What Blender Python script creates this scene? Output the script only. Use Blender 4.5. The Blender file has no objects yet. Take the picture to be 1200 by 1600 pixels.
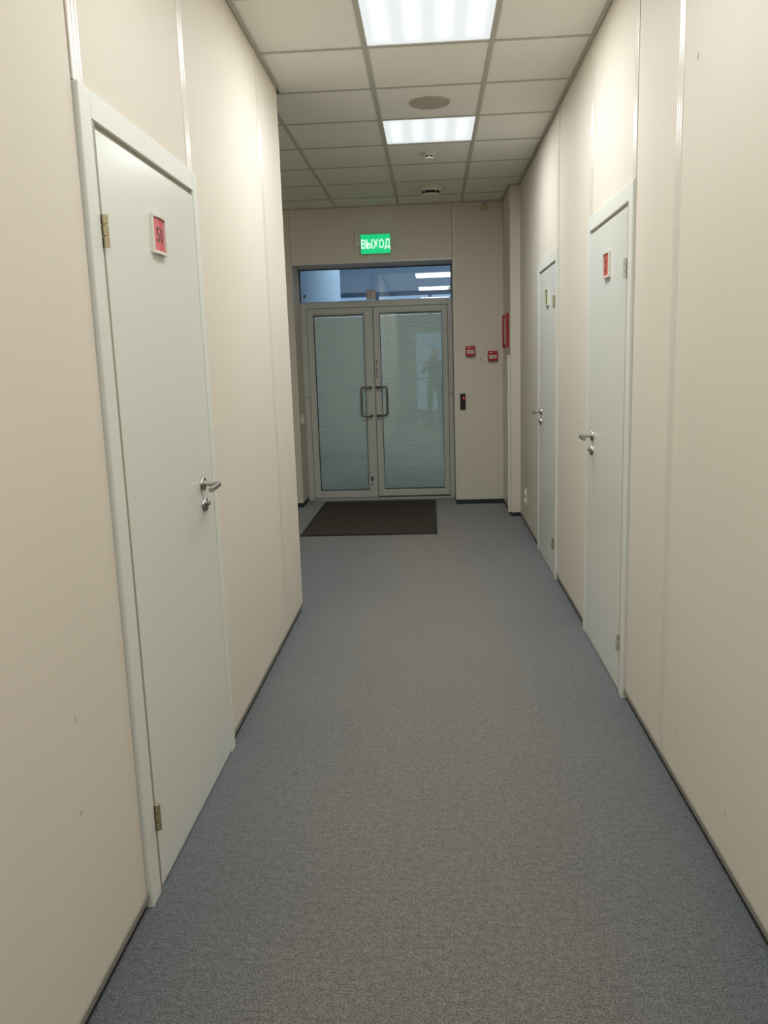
import bpy, bmesh, math, random
from mathutils import Vector, Matrix
random.seed(7)
S = bpy.context.scene
COL = S.collection

# ------------------------------------------------------------------ camera, world, lamps, exposure
CAM_H = 1.4524
a, b, c = [math.radians(v) for v in (-3.5861, -10.4356, -1.8603)]
F = Vector((math.sin(a)*math.cos(b), math.cos(a)*math.cos(b), math.sin(b)))
r = Vector((math.cos(a), -math.sin(a), 0)); u = r.cross(F)
r2 = r*math.cos(c)+u*math.sin(c); u2 = -r*math.sin(c)+u*math.cos(c)
cd = bpy.data.cameras.new('camera')
cam = bpy.data.objects.new('camera', cd); COL.objects.link(cam)
cd.sensor_fit = 'VERTICAL'; cd.sensor_height = 36; cd.sensor_width = 27
cd.lens = 1279.5/1600*36; cd.clip_start = 0.02; cd.clip_end = 100
cam.matrix_world = Matrix(((r2.x, u2.x, -F.x, 0), (r2.y, u2.y, -F.y, 0), (r2.z, u2.z, -F.z, CAM_H), (0, 0, 0, 1)))
S.camera = cam

W = bpy.data.worlds.new('daylight'); S.world = W; W.use_nodes = True
bg = W.node_tree.nodes['Background']
bg.inputs[0].default_value = (.50, .68, 1.0, 1); bg.inputs[1].default_value = .8

S.view_settings.view_transform = 'Standard'; S.view_settings.look = 'None'
S.view_settings.gamma = 1; S.view_settings.use_curve_mapping = False
S.view_settings.exposure = 0.09
S.cycles.max_bounces = 10; S.cycles.diffuse_bounces = 6; S.cycles.glossy_bounces = 4
S.cycles.transparent_max_bounces = 12; S.cycles.caustics_reflective = False
S.cycles.sample_clamp_indirect = 4

def area(name, loc, size, power, colr, rot=(0, 0, 0), sy=None):
    L = bpy.data.lights.new(name, 'AREA'); L.energy = power; L.color = colr
    L.shape = 'RECTANGLE'; L.size = size; L.size_y = sy or size
    o = bpy.data.objects.new(name, L); COL.objects.link(o); o.location = loc; o.rotation_euler = rot
    return o
HC = 2.915
LAMPS = [(3.908, 18.5), (5.708, 18.5), (2.108, 10), (.308, 14), (-1.492, 18)]  # last three are out of view, added to brighten walls near the camera
for ly, pw in LAMPS:
    area('troffer_lamp', (.017, ly, HC-.012), .56, pw, (.955, .988, 1.0))
area('hall_fill', (.5, 11.2, 4.1), 2.2, 140, (.74, .91, 1.0))  # added fill standing in for daylight in the hall, no fixture there

# ------------------------------------------------------------------ materials
def srgb(*c):
    f = lambda v: ((v/255+.055)/1.055)**2.4 if v > 10 else v/255/12.92
    return (f(c[0]), f(c[1]), f(c[2]), 1)
def mat(name, col, rough=.5, metal=0, spec=.5, noise=0, nscale=60, bump=0, bscale=200, emit=None, estr=0):
    m = bpy.data.materials.new(name); m.use_nodes = True
    nt = m.node_tree; n = nt.nodes; l = nt.links; p = n['Principled BSDF']
    p.inputs['Base Color'].default_value = col; p.inputs['Roughness'].default_value = rough
    p.inputs['Metallic'].default_value = metal; p.inputs['Specular IOR Level'].default_value = spec
    tc = n.new('ShaderNodeTexCoord')
    if noise:
        t = n.new('ShaderNodeTexNoise'); t.inputs['Scale'].default_value = nscale; t.inputs['Detail'].default_value = 3
        l.new(tc.outputs['Object'], t.inputs['Vector'])
        mx = n.new('ShaderNodeMix'); mx.data_type = 'RGBA'
        d = [max(0, v*(1-noise)) for v in col[:3]]+[1]; e = [min(1, v*(1+noise)) for v in col[:3]]+[1]
        mx.inputs['A'].default_value = d; mx.inputs['B'].default_value = e
        l.new(t.outputs['Fac'], mx.inputs['Factor']); l.new(mx.outputs['Result'], p.inputs['Base Color'])
    if bump:
        t = n.new('ShaderNodeTexNoise'); t.inputs['Scale'].default_value = bscale; t.inputs['Detail'].default_value = 4
        l.new(tc.outputs['Object'], t.inputs['Vector'])
        bp = n.new('ShaderNodeBump'); bp.inputs['Strength'].default_value = bump; bp.inputs['Distance'].default_value = .002
        l.new(t.outputs['Fac'], bp.inputs['Height']); l.new(bp.outputs[0], p.inputs['Normal'])
    if emit:
        p.inputs['Emission Color'].default_value = emit; p.inputs['Emission Strength'].default_value = estr
    return m
WALLC = srgb(226, 218, 204)
def wall_material():
    # beige laminate: faint weave, a few small scuffs at their own places
    m = mat('beige_wall_laminate', WALLC, .62, spec=.2, bump=.06, bscale=500)
    nt = m.node_tree; n = nt.nodes; l = nt.links; p = n['Principled BSDF']
    geo = n.new('ShaderNodeNewGeometry')
    t1 = n.new('ShaderNodeTexNoise'); t1.inputs['Scale'].default_value = 260; t1.inputs['Detail'].default_value = 2
    t2 = n.new('ShaderNodeTexNoise'); t2.inputs['Scale'].default_value = 1.6; t2.inputs['Detail'].default_value = 3
    l.new(geo.outputs['Position'], t1.inputs['Vector']); l.new(geo.outputs['Position'], t2.inputs['Vector'])
    ad = n.new('ShaderNodeMath'); ad.operation = 'ADD'; l.new(t1.outputs['Fac'], ad.inputs[0]); l.new(t2.outputs['Fac'], ad.inputs[1])
    mr = n.new('ShaderNodeMapRange'); mr.inputs['From Min'].default_value = .5; mr.inputs['From Max'].default_value = 1.5
    mr.inputs['To Min'].default_value = .955; mr.inputs['To Max'].default_value = 1.03
    l.new(ad.outputs[0], mr.inputs['Value'])
    base = n.new('ShaderNodeVectorMath'); base.operation = 'SCALE'; base.inputs[0].default_value = WALLC[:3]
    l.new(mr.outputs[0], base.inputs['Scale'])
    cur = base.outputs[0]
    marks = [((-.803, 1.657, .693), .006, .009), ((-.803, 1.637, .48), .006, .007), ((.795, 2.637, 2.296), .012, .015),
             ((.795, 2.62, .20), .006, .007), ((.795, 2.15, .17), .006, .012), ((.795, 4.6, 1.08), .012, .02)]
    for pos, ry, rz in marks:
        sb = n.new('ShaderNodeVectorMath'); sb.operation = 'SUBTRACT'; sb.inputs[1].default_value = pos
        l.new(geo.outputs['Position'], sb.inputs[0])
        sc = n.new('ShaderNodeVectorMath'); sc.operation = 'MULTIPLY'; sc.inputs[1].default_value = (20, 1/ry, 1/rz); l.new(sb.outputs[0], sc.inputs[0])
        ln = n.new('ShaderNodeVectorMath'); ln.operation = 'LENGTH'; l.new(sc.outputs[0], ln.inputs[0])
        r_ = n.new('ShaderNodeMapRange'); r_.inputs['From Min'].default_value = .4; r_.inputs['From Max'].default_value = 1.0
        r_.inputs['To Min'].default_value = .55; r_.inputs['To Max'].default_value = 0; l.new(ln.outputs['Value'], r_.inputs['Value'])
        mx = n.new('ShaderNodeMix'); mx.data_type = 'RGBA'; l.new(r_.outputs[0], mx.inputs['Factor']); l.new(cur, mx.inputs['A'])
        mx.inputs['B'].default_value = srgb(110, 95, 80); cur = mx.outputs['Result']
    # rubbed patch low on the right wall before the column
    sb = n.new('ShaderNodeVectorMath'); sb.operation = 'SUBTRACT'; sb.inputs[1].default_value = (.795, 6.95, .45); l.new(geo.outputs['Position'], sb.inputs[0])
    sc = n.new('ShaderNodeVectorMath'); sc.operation = 'MULTIPLY'; sc.inputs[1].default_value = (8, 2.6, 4.5); l.new(sb.outputs[0], sc.inputs[0])
    ln = n.new('ShaderNodeVectorMath'); ln.operation = 'LENGTH'; l.new(sc.outputs[0], ln.inputs[0])
    r_ = n.new('ShaderNodeMapRange'); r_.inputs['To Min'].default_value = .30; r_.inputs['To Max'].default_value = 0; l.new(ln.outputs['Value'], r_.inputs['Value'])
    t3 = n.new('ShaderNodeTexNoise'); t3.inputs['Scale'].default_value = 9; t3.inputs['Detail'].default_value = 4; l.new(geo.outputs['Position'], t3.inputs['Vector'])
    ml = n.new('ShaderNodeMath'); ml.operation = 'MULTIPLY'; l.new(r_.outputs[0], ml.inputs[0]); l.new(t3.outputs['Fac'], ml.inputs[1])
    mx = n.new('ShaderNodeMix'); mx.data_type = 'RGBA'; l.new(ml.outputs[0], mx.inputs['Factor']); l.new(cur, mx.inputs['A'])
    mx.inputs['B'].default_value = srgb(120, 100, 80); cur = mx.outputs['Result']
    l.new(cur, p.inputs['Base Color'])
    return m
def carpet_material():
    m = bpy.data.materials.new('grey_blue_carpet'); m.use_nodes = True
    nt = m.node_tree; n = nt.nodes; l = nt.links; p = n['Principled BSDF']
    p.inputs['Roughness'].default_value = .95; p.inputs['Specular IOR Level'].default_value = .15
    p.inputs['Sheen Weight'].default_value = .55; p.inputs['Sheen Roughness'].default_value = .5
    p.inputs['Sheen Tint'].default_value = (.95, .95, .95, 1)
    geo = n.new('ShaderNodeNewGeometry')
    def noise(s, d, mapping=None):
        t = n.new('ShaderNodeTexNoise'); t.inputs['Scale'].default_value = s; t.inputs['Detail'].default_value = d
        if mapping:
            v = n.new('ShaderNodeVectorMath'); v.operation = 'MULTIPLY'; v.inputs[1].default_value = mapping
            l.new(geo.outputs['Position'], v.inputs[0]); l.new(v.outputs[0], t.inputs['Vector'])
        else: l.new(geo.outputs['Position'], t.inputs['Vector'])
        return t
    big = noise(1.3, 4); mid = noise(55, 4); fine = noise(210, 4); streak = noise(14, 4, (1, 6, 1))
    sx = n.new('ShaderNodeSeparateXYZ'); l.new(geo.outputs['Position'], sx.inputs[0])
    ab = n.new('ShaderNodeMath'); ab.operation = 'ABSOLUTE'; l.new(sx.outputs[0], ab.inputs[0])
    # foot-worn lane: the pile is browner where people walk, bluer towards the walls
    wn = n.new('ShaderNodeMath'); wn.operation = 'MULTIPLY_ADD'; wn.inputs[1].default_value = .5; l.new(big.outputs['Fac'], wn.inputs[0]); l.new(ab.outputs[0], wn.inputs[2])
    lane = n.new('ShaderNodeMapRange'); lane.inputs['From Min'].default_value = .45; lane.inputs['From Max'].default_value = 1.0
    l.new(wn.outputs[0], lane.inputs['Value'])
    cmix = n.new('ShaderNodeMix'); cmix.data_type = 'RGBA'; l.new(lane.outputs[0], cmix.inputs['Factor'])
    cmix.inputs['A'].default_value = srgb(113, 110, 104); cmix.inputs['B'].default_value = srgb(92, 98, 102)
    # speckle of light and dark fibres
    sp = n.new('ShaderNodeMath'); sp.operation = 'MULTIPLY_ADD'; sp.inputs[1].default_value = 1.25; l.new(fine.outputs['Fac'], sp.inputs[0])
    q = n.new('ShaderNodeMath'); q.operation = 'MULTIPLY'; q.inputs[1].default_value = .4; l.new(mid.outputs['Fac'], q.inputs[0])
    q2 = n.new('ShaderNodeMath'); q2.operation = 'MULTIPLY_ADD'; q2.inputs[1].default_value = .16; l.new(streak.outputs['Fac'], q2.inputs[0]); l.new(q.outputs[0], q2.inputs[2])
    l.new(q2.outputs[0], sp.inputs[2])
    mr = n.new('ShaderNodeMapRange'); mr.inputs['From Min'].default_value = .63; mr.inputs['From Max'].default_value = 1.18
    mr.inputs['To Min'].default_value = .22; mr.inputs['To Max'].default_value = 1.62; mr.clamp = False
    l.new(sp.outputs[0], mr.inputs['Value'])
    sc = n.new('ShaderNodeVectorMath'); sc.operation = 'SCALE'; l.new(cmix.outputs['Result'], sc.inputs[0]); l.new(mr.outputs[0], sc.inputs['Scale'])
    # small dark spot on the pile
    sb = n.new('ShaderNodeVectorMath'); sb.operation = 'DISTANCE'; sb.inputs[1].default_value = (-.522, 2.712, 0); l.new(geo.outputs['Position'], sb.inputs[0])
    st = n.new('ShaderNodeMapRange'); st.inputs['From Min'].default_value = .006; st.inputs['From Max'].default_value = .016
    st.inputs['To Min'].default_value = .6; st.inputs['To Max'].default_value = 0; l.new(sb.outputs['Value'], st.inputs['Value'])
    mx = n.new('ShaderNodeMix'); mx.data_type = 'RGBA'; l.new(st.outputs[0], mx.inputs['Factor']); l.new(sc.outputs[0], mx.inputs['A'])
    mx.inputs['B'].default_value = srgb(40, 38, 34)
    l.new(mx.outputs['Result'], p.inputs['Base Color'])
    bp = n.new('ShaderNodeBump'); bp.inputs['Strength'].default_value = .5; bp.inputs['Distance'].default_value = .004
    l.new(sp.outputs[0], bp.inputs['Height']); l.new(bp.outputs[0], p.inputs['Normal'])
    return m
def glass_material(name, tint, extra=.0):
    m = bpy.data.materials.new(name); m.use_nodes = True
    nt = m.node_tree; n = nt.nodes; l = nt.links; n.remove(n['Principled BSDF'])
    out = n['Material Output']; tr = n.new('ShaderNodeBsdfTransparent'); tr.inputs[0].default_value = tint
    gl = n.new('ShaderNodeBsdfGlossy'); gl.inputs['Roughness'].default_value = .01
    fr = n.new('ShaderNodeFresnel'); fr.inputs[0].default_value = 1.5
    ad = n.new('ShaderNodeMath'); ad.operation = 'ADD'; ad.inputs[1].default_value = extra; l.new(fr.outputs[0], ad.inputs[0])
    mx = n.new('ShaderNodeMixShader'); l.new(ad.outputs[0], mx.inputs[0]); l.new(tr.outputs[0], mx.inputs[1]); l.new(gl.outputs[0], mx.inputs[2])
    l.new(mx.outputs[0], out.inputs[0]); return m
def diffuser_material():
    # opal cover lit by four tubes running along the corridor
    m = bpy.data.materials.new('lit_opal_diffuser'); m.use_nodes = True
    nt = m.node_tree; n = nt.nodes; l = nt.links; p = n['Principled BSDF']
    p.inputs['Base Color'].default_value = (.25, .25, .25, 1); p.inputs['Roughness'].default_value = .5
    tc = n.new('ShaderNodeTexCoord'); s = n.new('ShaderNodeSeparateXYZ'); l.new(tc.outputs['Object'], s.inputs[0])
    k = n.new('ShaderNodeMath'); k.operation = 'MULTIPLY'; k.inputs[1].default_value = 2*math.pi/.142; l.new(s.outputs[0], k.inputs[0])
    c_ = n.new('ShaderNodeMath'); c_.operation = 'COSINE'; l.new(k.outputs[0], c_.inputs[0])   # dark at 0, tubes at +-.071, +-.213
    mr = n.new('ShaderNodeMapRange'); mr.interpolation_type = 'SMOOTHSTEP'
    mr.inputs['From Min'].default_value = 1; mr.inputs['From Max'].default_value = -1
    mr.inputs['To Min'].default_value = .74; mr.inputs['To Max'].default_value = .93; l.new(c_.outputs[0], mr.inputs['Value'])
    # tube ends fall short of the cover's edge
    ay = n.new('ShaderNodeMath'); ay.operation = 'ABSOLUTE'; l.new(s.outputs[1], ay.inputs[0])
    e = n.new('ShaderNodeMapRange'); e.interpolation_type = 'SMOOTHSTEP'; e.inputs['From Min'].default_value = .2; e.inputs['From Max'].default_value = .29
    e.inputs['To Min'].default_value = 0; e.inputs['To Max'].default_value = 1; l.new(ay.outputs[0], e.inputs['Value'])
    mx = n.new('ShaderNodeMix'); l.new(e.outputs[0], mx.inputs[0]); l.new(mr.outputs[0], mx.inputs[2]); mx.inputs[3].default_value = .72
    p.inputs['Emission Color'].default_value = (.93, .98, 1, 1); l.new(mx.outputs[0], p.inputs['Emission Strength'])
    return m
M = dict(
    wall=wall_material(), carpet=carpet_material(), diffuser=diffuser_material(),
    strip=mat('glossy_joint_profile', srgb(225, 218, 205), .30, spec=.4),
    wallback=mat('dark_wall_core', srgb(70, 62, 52), .9, noise=.1),
    lip=mat('grey_base_channel', srgb(142, 137, 126), .5, noise=.04),
    kick=mat('dark_skirting', srgb(50, 52, 56), .7, noise=.1),
    tile=mat('ceiling_tile_board', srgb(240, 238, 230), .95, spec=.1, noise=.05, nscale=90, bump=.25, bscale=260),
    tee=mat('painted_ceiling_tee', srgb(190, 186, 174), .45, noise=.02),
    dframe=mat('white_door_trim', srgb(226, 227, 219), .5, noise=.015),
    seal=mat('grey_rebate_seal', srgb(160, 153, 136), .6, noise=.03),
    dleaf=mat('white_door_laminate', srgb(228, 229, 221), .30, spec=.45, noise=.012, nscale=4),
    steel=mat('brushed_steel', srgb(175, 172, 165), .25, metal=1, noise=.06),
    pull=mat('satin_steel_pull', srgb(150, 142, 130), .3, metal=1, noise=.06),
    brass=mat('pale_brass_hinge', srgb(190, 178, 145), .35, metal=.8, noise=.05),
    hingew=mat('nickel_hinge', srgb(205, 202, 190), .35, metal=.5, noise=.04),
    dark=mat('black_rubber', srgb(20, 20, 20), .6, noise=.1),
    alu=mat('white_coated_aluminium', srgb(204, 205, 196), .3, spec=.5, noise=.015),
    blind=mat('pale_green_blind_slats', srgb(234, 232, 216), .5, noise=.03),
    glass=glass_material('clear_pane', (.95, .985, .975, 1), .04),
    glass2=glass_material('transom_pane', (.84, .90, .93, 1), .045),
    white=mat('white_plastic', srgb(225, 222, 210), .35, noise=.015),
    cream=mat('cream_plastic', srgb(205, 192, 160), .4, noise=.02),
    grille=mat('grey_speaker_mesh', srgb(182, 176, 162), .7, bump=.6, bscale=500, noise=.06),
    red=mat('red_plastic', srgb(178, 24, 34), .35, noise=.04),
    redfr=mat('red_frame', srgb(170, 18, 14), .35, noise=.04),
    paper=mat('printed_paper', srgb(222, 205, 190), .6, noise=.04),
    pink=mat('faded_red_insert', srgb(218, 104, 110), .25, noise=.06, nscale=30),
    coral=mat('coral_red_insert', srgb(212, 98, 86), .25, noise=.06, nscale=30),
    green=mat('green_insert', srgb(128, 150, 60), .3, noise=.08, nscale=30),
    digit=mat('dark_print', srgb(112, 72, 70), .5, noise=.05),
    gdigit=mat('dark_green_print', srgb(62, 74, 38), .5, noise=.05),
    black=mat('black_plastic', srgb(16, 16, 17), .3, noise=.1),
    led=mat('red_indicator', srgb(220, 30, 30), .4, emit=(1, .05, .04, 1), estr=1.0),
    exitg=mat('lit_green_panel', srgb(10, 120, 70), .4, emit=(.0, .58, .20, 1), estr=.95, noise=.05),
    exitw=mat('lit_white_letters', srgb(220, 240, 225), .4, emit=(.62, .95, .74, 1), estr=.85),
    mat=mat('black_ribbed_mat', srgb(74, 69, 62), .95, spec=.1, noise=.3, nscale=160, bump=.8, bscale=300),
    matedge=mat('black_mat_border', srgb(14, 14, 14), .6, noise=.1),
    hallwall=mat('pale_blue_hall_paint', srgb(196, 205, 216), .7, noise=.02),
    hallcol=mat('white_column_paint', srgb(184, 194, 204), .6, noise=.02),
    hallframe=mat('blue_window_frame', srgb(60, 100, 130), .4, noise=.03),
    skin=mat('skin', srgb(190, 145, 120), .55, noise=.05),
    cloth=mat('dark_clothes', srgb(38, 35, 34), .9, noise=.15),
    hair=mat('dark_hair', srgb(38, 30, 26), .7, noise=.2),
)

_nt = M['blind'].node_tree; _p = _nt.nodes['Principled BSDF']; _t = _nt.nodes.new('ShaderNodeBsdfTranslucent'); _t.inputs[0].default_value = srgb(225, 235, 228)
_mx = _nt.nodes.new('ShaderNodeMixShader'); _mx.inputs[0].default_value = .13
_nt.links.new(_p.outputs[0], _mx.inputs[1]); _nt.links.new(_t.outputs[0], _mx.inputs[2]); _nt.links.new(_mx.outputs[0], _nt.nodes['Material Output'].inputs[0])
# ------------------------------------------------------------------ helpers
def new(name, bm, m, parent=None, smooth=False):
    bmesh.ops.recalc_face_normals(bm, faces=bm.faces)
    me = bpy.data.meshes.new(name); bm.to_mesh(me); bm.free()
    if m: me.materials.append(m)
    if smooth:
        for p in me.polygons: p.use_smooth = True
        try: me.set_sharp_from_angle(angle=math.radians(35))
        except Exception: pass
    o = bpy.data.objects.new(name, me); COL.objects.link(o)
    if parent:
        bpy.context.view_layer.update() if False else None
        o.parent = parent; o.matrix_parent_inverse = Matrix.Translation(parent.location).inverted()
    return o
def empty(name, loc=(0, 0, 0)):
    o = bpy.data.objects.new(name, None); o.location = loc; o.empty_display_size = .1; COL.objects.link(o); return o
def tag(o, label, cat, group=None):
    o['label'] = label; o['category'] = cat
    if group: o['group'] = group
    return o
def struct(o, label=None, cat=None):
    o['kind'] = 'structure'
    if label: o['label'] = label
    if cat: o['category'] = cat
    return o
ID = lambda x, y, z: (x, y, z)
def box(bm, x0, x1, y0, y1, z0, z1, T=ID, bev=0):
    vs = [bm.verts.new(T(x, y, z)) for x in (x0, x1) for y in (y0, y1) for z in (z0, z1)]
    fs = [bm.faces.new([vs[i] for i in q]) for q in ((0, 1, 3, 2), (4, 6, 7, 5), (0, 4, 5, 1), (2, 3, 7, 6), (0, 2, 6, 4), (1, 5, 7, 3))]
    if bev:
        es = list({e for f in fs for e in f.edges})
        bmesh.ops.bevel(bm, geom=es, offset=bev, segments=2, affect='EDGES', profile=.5)
def tube(bm, pts, rad, seg=12, T=ID, caps=True):
    pts = [Vector(T(*p)) for p in pts]; rings = []
    rr = rad if isinstance(rad, (list, tuple)) else [rad]*len(pts)
    up = None
    for i, p in enumerate(pts):
        if i == 0: d = pts[1]-p
        elif i == len(pts)-1: d = p-pts[i-1]
        else: d = (pts[i+1]-p).normalized()+(p-pts[i-1]).normalized()
        d.normalize()
        if up is None: up = Vector((0, 0, 1)) if abs(d.z) < .9 else Vector((0, 1, 0))
        s = d.cross(up)
        s.normalize(); t = s.cross(d); up = t
        rings.append([bm.verts.new(p+s*math.cos(2*math.pi*k/seg)*rr[i]+t*math.sin(2*math.pi*k/seg)*rr[i]) for k in range(seg)])
    for i in range(len(rings)-1):
        for k in range(seg):
            bm.faces.new((rings[i][k], rings[i][(k+1) % seg], rings[i+1][(k+1) % seg], rings[i+1][k]))
    if caps: bm.faces.new(rings[0]); bm.faces.new(rings[-1])
def lathe(bm, prof, org, axis, seg=28, T=ID):
    """prof: (radius, distance along axis) from org; axis 'x','y','z' with sign"""
    sg = -1 if axis[0] == '-' else 1; ax = axis[-1]; rings = []
    for R_, h in prof:
        ring = []
        for k in range(seg):
            ca, sa = math.cos(2*math.pi*k/seg)*R_, math.sin(2*math.pi*k/seg)*R_
            v = {'x': (h*sg, ca, sa), 'y': (ca, h*sg, sa), 'z': (ca, sa, h*sg)}[ax]
            ring.append(bm.verts.new(T(org[0]+v[0], org[1]+v[1], org[2]+v[2])))
        rings.append(ring)
    for i in range(len(rings)-1):
        for k in range(seg): bm.faces.new((rings[i][k], rings[i][(k+1) % seg], rings[i+1][(k+1) % seg], rings[i+1][k]))
    bm.faces.new(rings[0]); bm.faces.new(rings[-1])
def arc(c0, c1, c2, n=6):  # quadratic bend
    return [tuple((1-t)**2*p+2*(1-t)*t*q+t*t*s for p, q, s in zip(c0, c1, c2)) for t in [i/n for i in range(n+1)]]
def B(): return bmesh.new()
def boxo(name, dims, m, parent=None, bev=0, T=ID):
    bm = B(); box(bm, *dims, T=T, bev=bev); return new(name, bm, m, parent, smooth=False)
def text_mesh(name, body, size, m, parent, place, depth=.0015, sx=1.0, bold=.0, fit=0, fity=0):
    """flat print, raised by a hair; place maps local (x right, y up, z out) to the world"""
    cu = bpy.data.curves.new('print', 'FONT'); cu.body = body; cu.size = size; cu.align_x = 'CENTER'; cu.align_y = 'CENTER'
    cu.space_character = 1.06; cu.extrude = depth; cu.offset = bold; cu.resolution_u = 3
    to = bpy.data.objects.new('print_source', cu); COL.objects.link(to)
    dg = bpy.context.evaluated_depsgraph_get(); me = bpy.data.meshes.new_from_object(to.evaluated_get(dg))
    bpy.data.objects.remove(to)
    xs = [v.co.x for v in me.vertices]; ys = [v.co.y for v in me.vertices]; cx = (min(xs)+max(xs))/2; sx = fit/(max(xs)-min(xs)) if fit else sx; sy = fity/(max(ys)-min(ys)) if fity else 1; cy = (min(ys)+max(ys))/2
    for v in me.vertices: v.co = Vector(place((v.co.x-cx)*sx, (v.co.y-cy)*sy, v.co.z))
    me.name = name; me.materials.clear(); me.materials.append(m)
    o = bpy.data.objects.new(name, me); COL.objects.link(o)
    if parent: o.parent = parent; o.matrix_parent_inverse = Matrix.Translation(parent.location).inverted()
    return o

XL, XR, XC = -.803, .795, .71
YB, YC, YE, YCOL, YR = -5.0, 4.69, 8.22, 7.51, 8.66
XLOB = -2.7
PB = .048                                   # panels stop above the skirting
G = .0015

# ------------------------------------------------------------------ floor, ceiling
bm = B(); box(bm, XLOB-.2, XR+.3, YB-.1, YR+.35, -.12, 0)
floor = struct(new('floor', bm, M['carpet']))

ceil = struct(boxo('ceiling', (XLOB-.2, XR+.25, YB-.1, YE+.2, HC+.09, HC+.2), M['tile']))
X0, Y0 = -.283, 4.208
xcols = [X0-.6*4, X0-.6*3, X0-.6*2, X0-.6, X0, X0+.6, X0+1.2]
lampcells = {(4, round((ly-.3-Y0)/.6)) for ly, _ in LAMPS}
for k in range(-16, 7):
    y0, y1 = Y0+.6*k, min(Y0+.6*(k+1), YE)
    y0 = max(y0, YB)
    if y1-y0 < .05: continue
    for i in range(len(xcols)-1):
        x0, x1 = xcols[i], xcols[i+1]
        lim_l = XLOB if y1 > YC+.15 else XL
        x0, x1 = max(x0, lim_l), min(x1, XR)
        ya = y0
        if x1-x0 < .02: continue
        if i < 4 and y0 < YC < y1:
            if x1 <= XL+.01: ya = YC
        if i == 3 and y0 < YC < y1: x0 = XL
        if (i, k) in lampcells: continue
        if i == 5 and y1 > YCOL+.3: x1 = XC if y0 > YCOL else x1
        boxo('ceiling_tile', (x0+.004, x1-.004, ya+.004, y1-.004, HC+.002, HC+.017), M['tile'], ceil)
def tee(name, x0, x1, y0, y1, w, along):
    bm = B()
    if along == 'y':
        box(bm, x0-w/2, x0+w/2, y0, y1, HC-.002, HC+.001); box(bm, x0-.002, x0+.002, y0, y1, HC+.001, HC+.035)
    else:
        box(bm, x0, x1, y0-w/2, y0+w/2, HC-.0012, HC+.001); box(bm, x0, x1, y0-.002, y0+.002, HC+.001, HC+.03)
    new(name, bm, M['tee'], ceil)
for x in (X0, X0+.6): tee('main_tee', x, x, YB, YE, .024, 'y')
for x in (X0-.6, X0-1.2, X0-1.8): tee('main_tee', x, x, YC, YE, .024, 'y')
for k in range(-15, 7):
    y = Y0+.6*k
    edges = [XL, X0, X0+.6, XR] if y < YC else [XLOB, X0-1.8, X0-1.2, X0-.6, X0, X0+.6, XR if y < YCOL else XC]
    for e0, e1 in zip(edges, edges[1:]): tee('cross_tee', e0+.012, e1-.012, y, y, .022, 'x')
def wangle(x0, x1, y0, y1, wall):   # L-shaped edge trim along a wall; wall tells which side it sits on
    w = .022; bm = B()
    if wall == 'l': box(bm, x0, x0+w, y0, y1, HC-.003, HC+.001); box(bm, x0, x0+.0015, y0, y1, HC-.003, HC+.018)
    if wall == 'r': box(bm, x0-w, x0, y0, y1, HC-.003, HC+.001); box(bm, x0-.0015, x0, y0, y1, HC-.003, HC+.018)
    if wall == 'b': box(bm, x0, x1, y0-w, y0, HC-.003, HC+.001); box(bm, x0, x1, y0-.0015, y0, HC-.003, HC+.018)
    if wall == 'f': box(bm, x0, x1, y0, y0+w, HC-.003, HC+.001)
    new('wall_angle', bm, M['tee'], ceil)
wangle(XL, 0, YB, YC, 'l'); wangle(XR, 0, YB, YCOL, 'r'); wangle(XC, 0, YCOL, YE, 'r'); wangle(XC, XR, YCOL, 0, 'b')
wangle(XLOB, XC, YE, 0, 'b'); wangle(XLOB, 0, YC, YE, 'l'); wangle(XLOB, XL, YC, 0, 'f')

# ------------------------------------------------------------------ doors along the corridor: geometry numbers first
DOORS = {'door_1': (1, XL, 1.968, 2.925), 'door_2': (-1, XR, 3.35, 4.272), 'door_3': (-1, XR, 5.275, 6.19)}
HD = 2.105
TOP = HC+.02

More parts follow.
